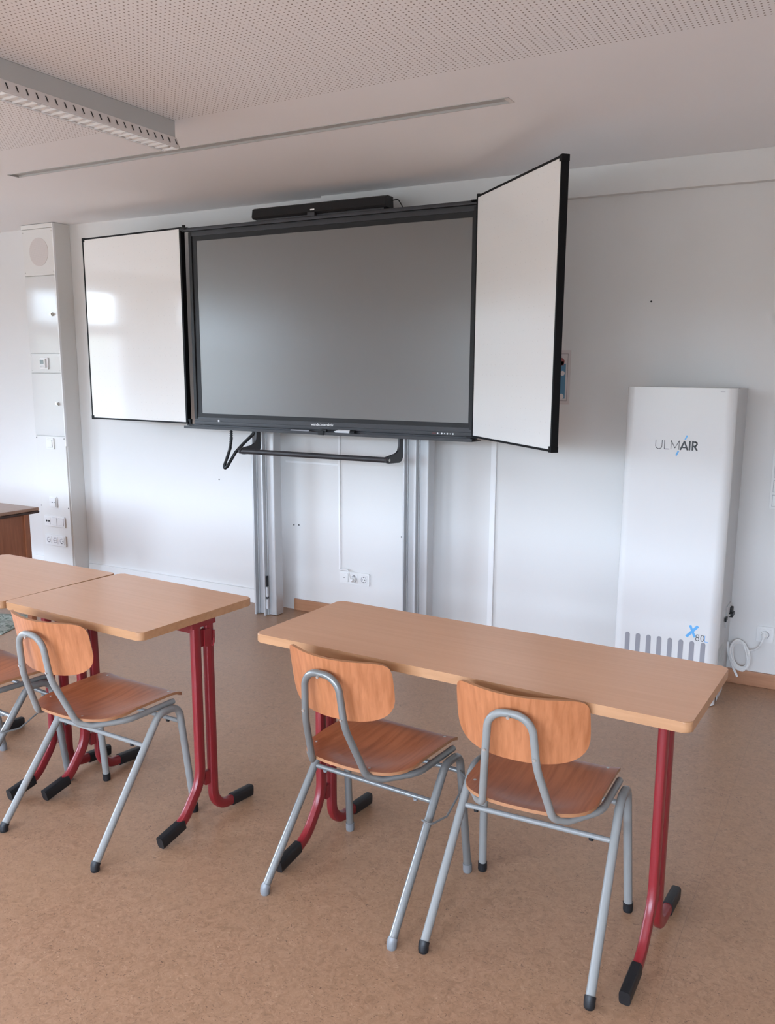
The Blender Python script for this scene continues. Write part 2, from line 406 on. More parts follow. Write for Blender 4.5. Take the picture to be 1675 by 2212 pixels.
def plate(name, label, cat, cx, cz, n, horiz=True, y=0., kinds=(), group=None):
    """switch or socket plate of n modules, centre (cx, cz), on plane y"""
    o = thing(name, label, cat, (cx, y, cz), 0, group)
    w_ = .0355*2+.009 if n == 1 else .071*n+.010; h_ = .081
    if not horiz: w_, h_ = h_, w_
    MB().prism([(p[0], p[1]) for p in rrect(-w_/2, -h_/2, w_/2, h_/2, .006)], 'y', -.009, 0, .0015).build('frame_plate', m_plastic, o)
    for i, kd in enumerate(kinds):
        off = (i-(n-1)/2)*.071
        mx, mz = (off, 0) if horiz else (0, -off)
        if kd == 'rocker':
            MB().use(m_grille).box((mx-.029, -.0095, mz-.029), (mx+.029, -.008, mz+.029)).use(m_plastic).box((mx-.0275, -.014, mz-.0275), (mx+.0275, -.009, mz+.0275), .002).build('rocker', None, o)
        elif kd == 'socket':
            q = MB().use(m_plastic)
            ring = [(.0275 if False else 0)]
            q.prism(rrect(mx-.0275, mz-.0275, mx+.0275, mz+.0275, .003), 'y', -.011, -.008, .001)
            q.use(m_grille).cyl((mx, -.0109, mz), (mx, -.0114, mz), .0205, n=28)
            q.use(m_plastic).cyl((mx+.001, -.0112, mz+.001), (mx+.001, -.0118, mz+.001), .0170, n=28)
            q.use(m_dark).cyl((mx-.0095, -.0116, mz), (mx-.0095, -.0124, mz), .003, n=10).cyl((mx+.0095, -.0116, mz), (mx+.0095, -.0124, mz), .003, n=10)
            q.box((mx-.003, -.0122, mz-.020), (mx+.003, -.0112, mz-.014)).box((mx-.003, -.0122, mz+.014), (mx+.003, -.0112, mz+.020))
            q.build('socket_insert', None, o)
        elif kd == 'jack':
            MB().use(m_plastic).box((mx-.0275, -.011, mz-.0275), (mx+.0275, -.008, mz+.0275), .001).use(m_dark).cyl((mx-.013, -.0108, mz), (mx-.013, -.013, mz), .008, n=14).cyl((mx+.013, -.0108, mz), (mx+.013, -.013, mz), .008, n=14).build('jack_insert', None, o)
        elif kd == 'blank':
            MB().use(m_grille).box((mx-.0285, -.0095, mz-.0285), (mx+.0285, -.008, mz+.0285)).use(m_plastic).box((mx-.0275, -.012, mz-.0275), (mx+.0275, -.009, mz+.0275), .001).build('blank_insert', None, o)
        elif kd == 'dot':
            MB().use(m_plastic).box((mx-.0275, -.016, mz-.0275), (mx+.0275, -.008, mz+.0275), .002).use(m_dark).cyl((mx, -.0155, mz), (mx, -.0165, mz), .003, n=10).build('blank_insert', None, o)
        elif kd == 'tv':
            MB().use(m_plastic).box((mx-.0335, -.015, mz-.0335), (mx+.0335, -.008, mz+.0335), .002).use(m_dark).box((mx-.007, -.0158, mz-.003), (mx+.007, -.0148, mz+.003)).cyl((mx-.024, -.0145, mz), (mx-.024, -.0155, mz), .003, n=8).cyl((mx+.024, -.0145, mz), (mx+.024, -.0155, mz), .003, n=8).build('outlet_cover', None, o)
    return o
# thermostat
o = thing('thermostat', 'small square room thermostat with a dark display, set in the service column', 'thermostat', (-5.377, YC, 1.600))
MB().prism(rrect(-.042, -.042, .042, .042, .006), 'y', -.010, 0, .0015).build('frame_plate', m_plastic, o)
MB().box((-.034, -.022, -.030), (.026, -.009, .034), .003).build('housing', m_plastic, o)
MB().use(mat('lcd_grey', (.16, .19, .18), .25)).box((-.028, -.0232, -.004), (.010, -.0215, .026)).build('display', None, o)
MB().box((-.028, -.0235, -.022), (.010, -.0215, -.016), .0005).build('button', m_grille, o)
plate('light_switch', 'single white rocker light switch on the service column', 'switch', -5.373, 1.014, 1, y=YC, kinds=('rocker',))
plate('antenna_outlet', 'square white outlet with one small slot, on the column above the sockets', 'outlet', -5.381, .572, 1, y=YC, kinds=('tv',))
plate('data_outlet', 'white triple plate with two dark round jacks, low on the service column', 'outlet', -5.378, .424, 3, y=YC, kinds=('jack', 'blank', 'blank'))
plate('power_socket', 'white triple power socket at the bottom of the service column', 'socket', -5.380, .277, 3, y=YC, kinds=('socket',)*3)

# ------------------------------------------------------------------ wall: ducts, sockets, poster
tag(MB().box((-1.882, -.014, .076), (-1.850, 0, 1.30), .002).build('cable_trunking', m_white), 'flat white cable trunking running up the wall to the open whiteboard wing', 'cable trunking')
o = thing('cable_duct', 'thin white cable duct running down the wall to the triple socket', 'cable duct', (-2.905, 0, 0))
MB().box((-.007, -.011, .312), (.007, 0, 1.30), .002).build('vertical_run', m_white, o)
MB().box((-.415, -.006, .975), (-.007, 0, .988), .002).build('side_run', m_white, o)
plate('wall_socket', 'white triple wall socket between the pylons, one plug in it', 'socket', -2.797, .267, 3, kinds=('dot', 'socket', 'socket'))
o = thing('power_plug', 'white plug with a short looping cable in the triple wall socket', 'plug', (-2.797, -.012, .262))
MB().cyl((0, 0, 0), (0, -.018, 0), .019).cyl((0, -.018, 0), (0, -.036, .004), .015, .010).build('plug_body', m_plastic, o)
MB().tube(fillet([(0, -.032, .004), (-.004, -.046, .03), (-.022, -.03, .062), (-.06, -.012, .058), (-.105, .004, .050)], .03, 5), .0035, n=8).build('plug_cable', m_plastic, o)

o = thing('wall_poster', 'small laminated poster with a blue panel, half behind the whiteboard wing', 'poster', (-1.552, -.001, 1.534))
MB().box((-.108, -.002, -.143), (.108, 0, .143)).build('laminate', mat('laminate_sheet', (.66, .60, .59), .25), o)
MB().use(m_ink).box((-.094, -.0026, .123), (.094, -.002, .1245)).box((-.094, -.0026, -.1245), (.094, -.002, -.123)).box((.0925, -.0026, -.124), (.094, -.002, .124)).box((-.094, -.0026, -.124), (-.0925, -.002, .124)).build('border_line', mat('poster_line', (.30, .22, .22), .5), o)
MB().box((-.083, -.003, -.112), (.083, -.002, .072)).build('blue_panel', mat('poster_blue', (.09, .22, .34), .4), o)
m_pw = mat('poster_white', (.72, .64, .61), .5)
for a, b_, c_ in ((.066, .022, .0125), (.064, -.100, .0135)): MB().cyl((a, -.003, b_), (a, -.0036, b_), c_, n=20).build('white_disc', m_pw, o)
MB().cyl((.054, -.0032, .083), (.054, -.0040, .083), .021, n=18).box((.035, -.004, .064), (.072, -.003, .086), .001).build('red_blot', mat('poster_red', (.34, .10, .10), .5), o)
for zz, xa in ((.060, .045), (-.016, .047), (-.047, .045), (.108, .05)): MB().box((.018, -.0037, zz-.0015), (xa+.008, -.0030, zz+.0015)).build('text_line', m_ink, o)

plate('switch_panel', 'tall white four-gang switch panel at the edge of the wall past the air purifier', 'switch', -.372, 1.059, 4, horiz=False, kinds=('rocker',)*4)
plate('mains_socket', 'single white wall socket beside the air purifier with its plug in', 'socket', -.380, .276, 1, kinds=('socket',))

# ------------------------------------------------------------------ pylons
def pylon(x, label):
    o = thing('board_pylon', label, 'pylon', (x, 0, 0), 0, 'aluminium pylons of the board lift')
    # x = right front corner of the profile; width .155
    main = [(-.155, -.125), (-.155, -.196), (-.15, -.198), (-.004, -.198), (0, -.194), (0, -.125)]
    MB().prism(main, 'z', 0.004, 2.22).build('mast', m_alu, o)
    for xa in (-.140, -.066):
        MB().box((xa-.008, -.234, 0), (xa+.004, -.197, 2.2), .002).box((xa-.018, -.208, 0.002), (xa-.008, -.197, 2.2), .001).box((xa+.004, -.206, 0.002), (xa+.012, -.197, 2.2), .001).build('guide_rail', m_alu, o)
    for z in (1.30, 2.0): MB().box((-.14, -.126, z), (-.02, -.001, z+.05), .003).build('wall_bracket', m_alu, o)
    return o
p1 = pylon(-3.270, 'aluminium board pylon whose foot shows on the floor between the two desk rows')
q = MB().use(m_black).box((-.0615, -.222, .192), (-.0525, -.206, .262), .001).box((-.0615, -.2215, .112), (-.0525, -.206, .124), .001).use(m_greyplast).box((-.064, -.224, .125), (-.050, -.206, .190), .002).box((-.064, -.224, .045), (-.050, -.206, .111), .002)
q.build('end_stop', None, p1)
p2 = pylon(-2.183, 'aluminium board pylon beside the triple wall socket, foot hidden by the desk')
tag(p2, 'aluminium board pylon whose foot is hidden by the long two-seat desk', 'pylon', 'aluminium pylons of the board lift')

# ------------------------------------------------------------------ interactive board
BX = -2.83
SB = .9825; YS = -.075
t = thing('interactive_board', 'large black interactive display with two folding whiteboard wings on pylons', 'interactive board', (BX, -.31, 1.2))
def X(x): return x*SB-BX
def Y(y): return y+.235
def Z(z): return 1.5556+(z-1.5556)*SB-1.2
fr = MB().use(m_blackmet)
fr.box((X(-3.862), Y(-.245), Z(1.213)), (X(-1.900), Y(-.237), Z(1.262)), .001)     # lower fascia
fr.box((X(-3.862), Y(-.250), Z(1.215)), (X(-1.900), Y(-.240), Z(1.236)), .002)
fr.box((X(-3.862), Y(-.245), Z(2.378)), (X(-1.900), Y(-.237), Z(2.406)), .002)
fr.box((X(-3.862), Y(-.236), Z(1.213)), (X(-1.900), Y(-.172), Z(2.412)), .002)     # casing behind
fr.use(m_black)
fr.box((X(-3.862), Y(-.243), Z(1.262)), (X(-1.900), Y(-.2355), Z(1.286)))
fr.box((X(-3.835), Y(-.241), Z(2.349)), (X(-1.905), Y(-.2355), Z(2.379)))
fr.box((X(-3.862), Y(-.2475), Z(1.25)), (X(-3.838), Y(-.2355), Z(2.40)), .002); fr.box((X(-1.915), Y(-.2475), Z(1.25)), (X(-1.900), Y(-.2355), Z(2.40)), .002)
fr.box((X(-3.838), Y(-.240), Z(1.27)), (X(-3.802), Y(-.2355), Z(2.37))); fr.box((X(-1.925), Y(-.240), Z(1.27)), (X(-1.905), Y(-.2355), Z(2.37)))
bez = fr.build('display_bezel', None, t)
scr = MB().box((X(-3.803), Y(-.2385), Z(1.285)), (X(-1.924), Y(-.2360), Z(2.350))).build('screen', m_screen, bez, label='dark grey switched-off screen')
bm = text_bm('wende.interaktiv', 1, .012); mt = fit_text(bm, X(-2.952), X(-2.792), Y(-.2458), Z(1.238), Z(1.254)); MB().use(m_logo).merge(bm, mt).build('lettering', None, bez)
q = MB().use(m_logo)
for x_, r_ in ((-2.103, .0045), (-2.078, .0048), (-2.061, .0036), (-2.044, .0048), (-2.027, .003), (-2.010, .0046)): q.cyl((X(x_), Y(-.2495), Z(1.2255)), (X(x_), Y(-.2515), Z(1.2255)), r_, n=12)
q.build('front_button', None, bez)
MB().use(mat('ir_red', (.10, .02, .02), .3)).box((X(-2.138), Y(-.2512), Z(1.2225)), (X(-2.113), Y(-.2495), Z(1.2285))).build('infrared_eye', None, bez)
MB().use(m_logo).box((X(-3.668), Y(-.2462), Z(1.236)), (X(-3.656), Y(-.2445), Z(1.248))).use(m_grille).box((X(-3.690), Y(-.2462), Z(1.232)), (X(-3.676), Y(-.2445), Z(1.235))).box((X(-3.668), Y(-.2462), Z(1.229)), (X(-3.654), Y(-.2445), Z(1.2325))).box((X(-3.648), Y(-.2462), Z(1.231)), (X(-3.638), Y(-.2445), Z(1.234))).use(m_dark).box((X(-3.690), Y(-.2462), Z(1.238)), (X(-3.676), Y(-.2445), Z(1.243))).box((X(-3.648), Y(-.2462), Z(1.238)), (X(-3.638), Y(-.2445), Z(1.243))).build('port_panel', None, bez)
MB().box((X(-3.885), Y(-.262), Z(2.408)), (X(-1.885), Y(-.175), Z(2.428)), .003).box((X(-3.862), Y(-.240), Z(2.400)), (X(-1.900), Y(-.18), Z(2.410))).build('top_rail', m_blackmet, t)
MB().prism([(Y(-.300), Z(1.190)), (Y(-.300), Z(1.2065)), (Y(-.294), Z(1.2065)), (Y(-.294), Z(1.196)), (Y(-.175), Z(1.196)), (Y(-.175), Z(1.190))], 'x', X(-3.905), X(-1.875)).box((X(-3.862), Y(-.262), Z(1.196)), (X(-1.900), Y(-.175), Z(1.214))).build('pen_tray', m_blackmet, t)
# mount plates to the pylons
for px in (-3.35, -2.265): MB().box((X(px-.06), Y(-.172), Z(1.30)), (X(px+.06), Y(-.162), Z(2.2))).build('lift_carriage', m_blackmet, t)
q = MB().box((X(-2.862), Y(-.306), Z(1.189)), (X(-2.820), Y(-.292), Z(1.214)), .002); q.use(m_black).box((X(-2.842), Y(-.300), Z(1.207)), (X(-2.805), Y(-.285), Z(1.224)), .003)
q2 = q.build('tray_lock', None, t); q2.data.materials.clear(); q2.data.materials.append(m_black)
def wing(hx, hy, tx, ty, z0, z1, tilt, hname, flip):
    """folding whiteboard wing from hinge to tip"""
    d = Vector(((tx-hx)*SB, ty-hy, 0)); L = d.length; ang = math.atan2(d.y, d.x)
    w_ = bpy.data.objects.new('whiteboard_wing', None); C.objects.link(w_); w_.parent = t
    w_.location = (X(hx), Y(hy), Z(z0)); w_.rotation_euler = (0, -tilt, ang); w_.empty_display_size = .05
    hh = (z1-z0)*SB; th = .032
    s = 1 if flip else -1           # side of the front face (local y sign)
    ya, yb = (0, th) if s < 0 else (-th, 0)
    front = ya if s < 0 else yb
    e_ = .0005*s; ft = .0105
    # board
    MB().box((.008, min(ya, yb)+.001, .008), (L-.008, max(ya, yb)-.001, hh-.008)).build('board_panel', m_board, w_)
    f = MB()
    f.box((0, ya-.0008, 0), (L, yb+.0008, ft), .001); f.box((0, ya-.0008, hh-ft), (L, yb+.0008, hh), .001)
    f.box((-.004, ya-.001, 0), (.0125, yb+.001, hh), .002); f.box((L-ft, ya-.001, 0), (L+.002, yb+.001, hh), .002)
    f.box((L-.022, ya-.002, hh-.024), (L+.004, yb+.002, hh+.003), .002); f.box((L-.022, ya-.002, -.003), (L+.004, yb+.002, .024), .002)
    f.build('board_frame', m_blackside, w_)
    yc = (ya+yb)/2
    MB().cyl((-.014, yc, -.012), (-.014, yc, .03), .011).box((-.020, yc-.012, .012), (.02, yc+.012, .03), .003).build('hinge', m_black, w_)
    MB().cyl((-.014, yc, hh-.03), (-.014, yc, hh+.012), .011).box((-.020, yc-.012, hh-.03), (.02, yc+.012, hh-.012), .003).build('hinge', m_black, w_)
    return w_
# left wing folds back nearly parallel to the wall: its front faces -y
wl = wing(-3.915, -.258, -4.862, -.195, 1.216, 2.437, R(.0), 'l', True)
wr = wing(-1.893, -.262, -1.214/SB, -.870, 1.214, 2.448, 0, 'r', False)
wl['label'] = 'whiteboard wing folded flat beside the column'; wr['label'] = 'whiteboard wing angled into the room'
for hx in (-3.885, -1.898):
    for za, zb in ((2.415, 2.432), (1.205, 1.216)): MB().box((X(hx)-.03, Y(-.262), Z(za)), (X(hx)+.03, Y(-.235), Z(zb)), .004).build('hinge_arm', m_black, t)
# pull bar
pb = MB().cyl((X(-3.360), Y(-.410), Z(1.078)), (X(-2.318), Y(-.410), Z(1.078)), .0155)
pb = pb.build('pull_bar', m_blackmet, t)
for bx in (-3.345, -2.332):
    prof = [(-.235, 1.196), (-.235, 1.085), (-.252, 1.062), (-.28, 1.053), (-.40, 1.058), (-.425, 1.066), (-.428, 1.085), (-.418, 1.097), (-.315, 1.108), (-.290, 1.120), (-.277, 1.145), (-.272, 1.196)]
    MB().prism([(Y(a), Z(b_)) for a, b_ in prof], 'x', X(bx)-.006, X(bx)+.006).build('bar_bracket', m_blackmet, t)
MB().cyl((X(-2.318), Y(-.410), Z(1.078)), (X(-2.314), Y(-.410), Z(1.078)), .008).build('bar_bolt', m_rivet, t)

# pens on the tray
def pen(x0, x1, r, body, cap, label, y):
    o = thing('stylus', label, 'pen', ((x0+x1)/2*SB, y+YS, 1.5556+(1.196-1.5556)*SB+r+.0005))
    h = (x1-x0)/2*SB
    if cap: 
        MB().cyl((-h+.03, 0, 0), (h-.03, 0, 0), r).cyl((-h, 0, 0), (-h+.03, 0, 0), .002, r).build('barrel', body, o)
        MB().cyl((h-.03, 0, 0), (h, 0, 0), r*1.02, r*.9).build('cap', m_black, o)
    else:
        MB().cyl((-h, 0, 0), (h-.03, 0, 0), r).build('barrel', body, o); MB().cyl((h-.03, 0, 0), (h, 0, 0), r, .0015).build('tip', m_black, o)
    return o
pen(-3.070, -2.905, .0085, m_grille, 0, 'slim dark grey stylus lying on the tray under the display', -.282)
pen(-2.765, -2.620, .0135, m_greyplast, 1, 'thick light grey stylus with black cap on the tray', -.279)

# cable chain
pts = [(-3.592, -.21, 1.193), (-3.590, -.215, 1.13), (-3.597, -.22, 1.07), (-3.618, -.225, 1.01), (-3.640, -.23, .955), (-3.634, -.235, .938), (-3.612, -.235, .952), (-3.55, -.225, 1.045), (-3.49, -.215, 1.105), (-3.425, -.20, 1.165), (-3.405, -.19, 1.194)]
P3 = fillet([(p[0]*SB, p[1]+YS, 1.5556+(p[2]-1.5556)*SB) for p in pts], .03, 4)
q = MB().tube(P3, .0075, .0055, n=8)
acc = 0
for i in range(1, len(P3)):
    seg = (P3[i]-P3[i-1]); n_ = max(1, round(seg.length/.011))
    for k in range(n_):
        c_ = P3[i-1]+seg*((k+.5)/n_); dr_ = seg.normalized()*.0035
        q.cyl(c_-dr_, c_+dr_, .0102, n=8)
tag(q.build('cable_chain', m_black), 'black ribbed cable chain hanging in a loop under the display', 'cable')

# soundbar on top
t2 = thing('soundbar', 'long black soundbar with a small white badge, lying on top of the display', 'soundbar', (-2.89*SB, -.22+YS, 1.5556+(2.428-1.5556)*SB+.0005))
MB().prism([(-.030, .012), (-.040, .022), (-.032, .066), (-.015, .074), (.045, .074), (.05, .012)], 'x', -.452, .447, .002).build('speaker_body', m_black, t2)
MB().box((-.43, -.026, .0005), (.43, .04, .0125), .003).build('mount_rail', m_blackmet, t2)
MB().use(m_blackmet).box((-.055, -.048, -.002), (-.005, -.024, .020), .003).build('camera_clip', None, t2)
MB().use(m_logo).box((-.040, -.0395, .030), (-.012, -.0325, .037)).build('badge', None, t2)
MB().tube(fillet([(.452, .02, .05), (.49, .02, .055), (.515, .02, .02), (.52, .025, -.003)], .02, 5), .003, n=8).build('soundbar_cable', m_black, t2)

# ------------------------------------------------------------------ air purifier
t = thing('air_purifier', 'tall glossy white air purifier standing against the wall', 'air purifier', (-.79, -.02, 0))
fx0, fx1 = -.245, .245
def shell_outline(ya, yb, r, n=8):
    o = [(fx0, yb), (fx0, ya+r)]
    for k in range(1, n+1):
        a = pi+pi/2*k/n; o.append((fx0+r+r*cos(a), ya+r+r*sin(a)))
    for k in range(n+1):
        a = 1.5*pi+pi/2*k/n; o.append((fx1-r+r*cos(a), ya+r+r*sin(a)))
    o.append((fx1, yb)); return o
MB().prism(shell_outline(-.402, -.352, .045), 'z', .004, 1.496, .0).build('front_shell', m_shell, t)
MB().box((fx0+.004, -.352, .06), (fx1-.003, -.002, 1.493), .002).box((fx0+.02, -.345, 0), (fx1-.02, -.30, .06)).build('housing', m_side, t)
MB().box((fx0+.006, -.12, 0), (fx1-.006, -.012, .06), .004).build('rear_foot', m_shell, t)
MB().box((fx1-.003, -.30, .002), (fx1+.001, -.13, .058)).build('base_plate', m_greyplast, t)
for i in range(8):
    cx = -.174+.0507*i
    pts2 = [(cx-.011, .09), (cx+.011, .09)] + [(cx+.011*cos(pi*k/8), .302+.011*sin(pi*k/8)) for k in range(9)]
    MB().prism(pts2, 'y', -.4028, -.398).build('intake_slot', m_grille, t)
# logo: thin strokes U L M, bold A I R, blue slash halves
def stroke(q, pts, w_, y=-.4026):
    for a, b_ in zip(pts[:-1], pts[1:]):
        a, b_ = Vector(a), Vector(b_); d = (b_-a).normalized(); n_ = Vector((-d.y, d.x))*w_/2; e2 = d*w_*.3
        q.prism([tuple(a-e2+n_), tuple(a-e2-n_), tuple(b_+e2-n_), tuple(b_+e2+n_)], 'y', y, y+.002)
lx, lz = -.884+.79, 1.214       # left, baseline
hL = .040; q = MB()
stroke(q, [(lx, lz+hL), (lx, lz+.012), (lx+.004, lz+.004), (lx+.012, lz), (lx+.018, lz), (lx+.026, lz+.004), (lx+.029, lz+.012), (lx+.029, lz+hL)], .0026)
stroke(q, [(lx+.040, lz+hL), (lx+.040, lz), (lx+.062, lz)], .0026)
stroke(q, [(lx+.070, lz), (lx+.070, lz+hL), (lx+.088, lz+.006), (lx+.106, lz+hL), (lx+.106, lz)], .0026)
q.build('lettering', m_ink, t)
q = MB()
stroke(q, [(lx+.113, lz), (lx+.129, lz+hL-.002)], .0072, -.4027); stroke(q, [(lx+.129, lz+hL-.002), (lx+.144, lz)], .0072, -.4028); stroke(q, [(lx+.119, lz+.010), (lx+.139, lz+.010)], .006, -.4029)
stroke(q, [(lx+.153, lz), (lx+.153, lz+hL-.001)], .0075)
stroke(q, [(lx+.166, lz), (lx+.166, lz+hL-.001)], .0072, -.4027); stroke(q, [(lx+.166, lz+hL-.003), (lx+.178, lz+hL-.003), (lx+.184, lz+.034), (lx+.185, lz+.026), (lx+.179, lz+.018), (lx+.166, lz+.017)], .0066, -.4028); stroke(q, [(lx+.174, lz+.017), (lx+.186, lz)], .0072, -.4029)
q.build('lettering', m_ink, t)
for seg_, wd_ in (([(lx+.132, lz+hL+.008), (lx+.139, lz+hL+.024)], .0068), ([(lx+.096, lz-.026), (lx+.104, lz-.009)], .0078)):
    q = MB(); stroke(q, seg_, wd_); q.build('logo_slash', m_blue, t)
q = MB(); ox = -.79
stroke(q, [(-.685-ox, .334), (-.640-ox, .386)], .013); stroke(q, [(-.672-ox, .386), (-.650-ox, .336)], .011, -.4029); q.build('model_mark', m_blue, t)
q = MB()
ell = lambda cx, cz, rx, rz: [(cx+rx*sin(2*pi*k/14), cz+rz*cos(2*pi*k/14)) for k in range(15)]
stroke(q, ell(-.637-ox, .341, .0065, .0068), .0024); stroke(q, ell(-.637-ox, .326, .0075, .0082), .0024); stroke(q, ell(-.6145-ox, .333, .0075, .015), .0024, -.4027); q.build('lettering', m_ink, t)
q = MB(); stroke(q, [(-.603-ox, .347), (-.604-ox, .318), (-.589-ox, .318)], .0024); q.build('lettering', m_blue, t)
q = MB(); stroke(q, [(-.612-ox, 1.479), (-.594-ox, 1.479)], .003); q.build('status_mark', m_grille, t)
# key latch and side vents
MB().box((fx1-.003, -.17, .335), (fx1+.003, -.045, .440), .001).build('lock_plate', m_side, t)
MB().box((fx1, -.22, .376), (fx1+.008, -.175, .394), .002).build('lock_catch', m_black, t)
MB().use(m_black).box((fx1, -.105, .372), (fx1+.022, -.04, .393), .004).box((fx1, -.085, .390), (fx1+.016, -.045, .418), .004).use(m_rivet).cyl((fx1+.002, -.115, .385), (fx1+.010, -.115, .385), .006, n=12).build('lock_knob', None, t)
for i in range(7): MB().box((fx1-.004, -.325+.028*i, .10), (fx1-.0015, -.318+.028*i, .27)).build('side_vent', m_lampgrey, t)
# mains cable: coil hung on the side, tail, and run to the socket
q = MB()
import itertools
coil = []
ctr = Vector((-.485-ox, -.045+.02, .163))
for k in range(0, 150):
    a = k/24*2*pi; rr = 1+.18*sin(k*.45)
    tilt = .55
    lx_, lz_ = .044*rr*cos(a), .078*(1+.14*sin(k*.31))*sin(a)
    coil.append(ctr + Vector((lx_*cos(tilt)-lz_*sin(tilt)*.45, .012*sin(k*.27)-.006, lz_*cos(tilt)*1.0+lx_*sin(tilt)*.5)))
q.tube(coil, .0042, n=7)
q.tube(fillet([tuple(coil[0]), (-.452-ox, -.02, .190), (-.42-ox, -.012, .196), (-.402-ox, -.025, .215), (-.387-ox, -.040, .250), (-.382-ox, -.030, .270)], .02, 5), .0046, n=8)
q.tube(fillet([(-.548-ox, -.03, .225), (-.540-ox, -.03, .17), (-.520-ox, -.03, .11), (-.487-ox, -.04, .052)], .05, 5), .0065, .004, n=8)
q.use(m_plastic)
q.build('power_cable', m_plastic, t)
MB().cyl((-.382-ox, .007, .278), (-.382-ox, -.012, .278), .0185).cyl((-.382-ox, -.012, .278), (-.384-ox, -.032, .270), .0145, .009).build('plug', m_plastic, t)

# ------------------------------------------------------------------ ceiling fittings
t = thing('ceiling_lamp', 'long grey fluorescent lamp with open louvre mounted on the drilled ceiling', 'ceiling lamp', (-2.68, -1.62, 2.465))
Lm = -1.55
MB().box((-.055, Lm, .045), (.012, 0, .1135), .003).build('gear_housing', m_lampgrey, t)
q = MB().use(m_lampside)
for s_, xa, xb in ((1, .016, .036), (-1, -.044, -.058)):
    q.prism([(xa, .046), (xa-.003*s_, .046), (xb-.003*s_, 0), (xb, 0)], 'y', Lm, -.0)
q.prism([(-.058, 0), (.036, 0), (.016, .046), (-.044, .046)], 'y', -.003, 0)
q.prism([(-.058, 0), (.036, 0), (.016, .046), (-.044, .046)], 'y', Lm, Lm+.003)
q.build('reflector', None, t)
q = MB()
nsl = 38
for i in range(nsl):
    y = -.012-.0402*i
    if y < Lm+.01: break
    q.prism([(.0305, .016), (.0325, .0145), (.0225, .036), (.0205, .0365)], 'y', y-.0022, y+.0022)
q.build('louvre_slot', m_dark, t, kind='stuff')
q = MB()
for i in range(nsl):
    y = -.012-.0402*i
    if y < Lm+.01: break
    q.prism([(-.055, .001), (.033, .001), (.028, .016), (-.011, .008), (-.050, .016)], 'y', y-.0015, y+.0015)
q.box((.0305, Lm, 0), (.0345, 0, .004)); q.box((-.057, Lm, 0), (-.053, 0, .004))
q.prism([(-.052, .006), (-.011, .014), (.030, .006), (.030, .008), (-.011, .016), (-.052, .008)], 'y', Lm, 0)
q.build('louvre', m_louvre, t)
MB().cyl((-.012, Lm+.03, .024), (-.012, -.03, .024), .008).build('lamp_tube', m_white, t)

t = thing('ceiling_channel', 'narrow grey channel recessed in the ceiling in front of the board', 'ceiling channel', ((sx0+sx1)/2, (sy0+sy1)/2, ZC))
lx2 = (sx1-sx0)/2-.001; ly2 = (sy1-sy0)/2-.001
MB().box((-lx2, -ly2, .007), (lx2, ly2, .011)).box((-lx2, -ly2, -.002), (lx2, -ly2+.004, .02)).box((-lx2, ly2-.004, -.002), (lx2, ly2, .02)).box((-lx2, -ly2, -.002), (-lx2+.006, ly2, .02)).build('channel_tray', mat('channel_grey', (.44, .44, .43), .5), t)
MB().box((lx2-.02, -ly2, -.002), (lx2, ly2, .016), .002).build('end_cap', m_lampside, t)

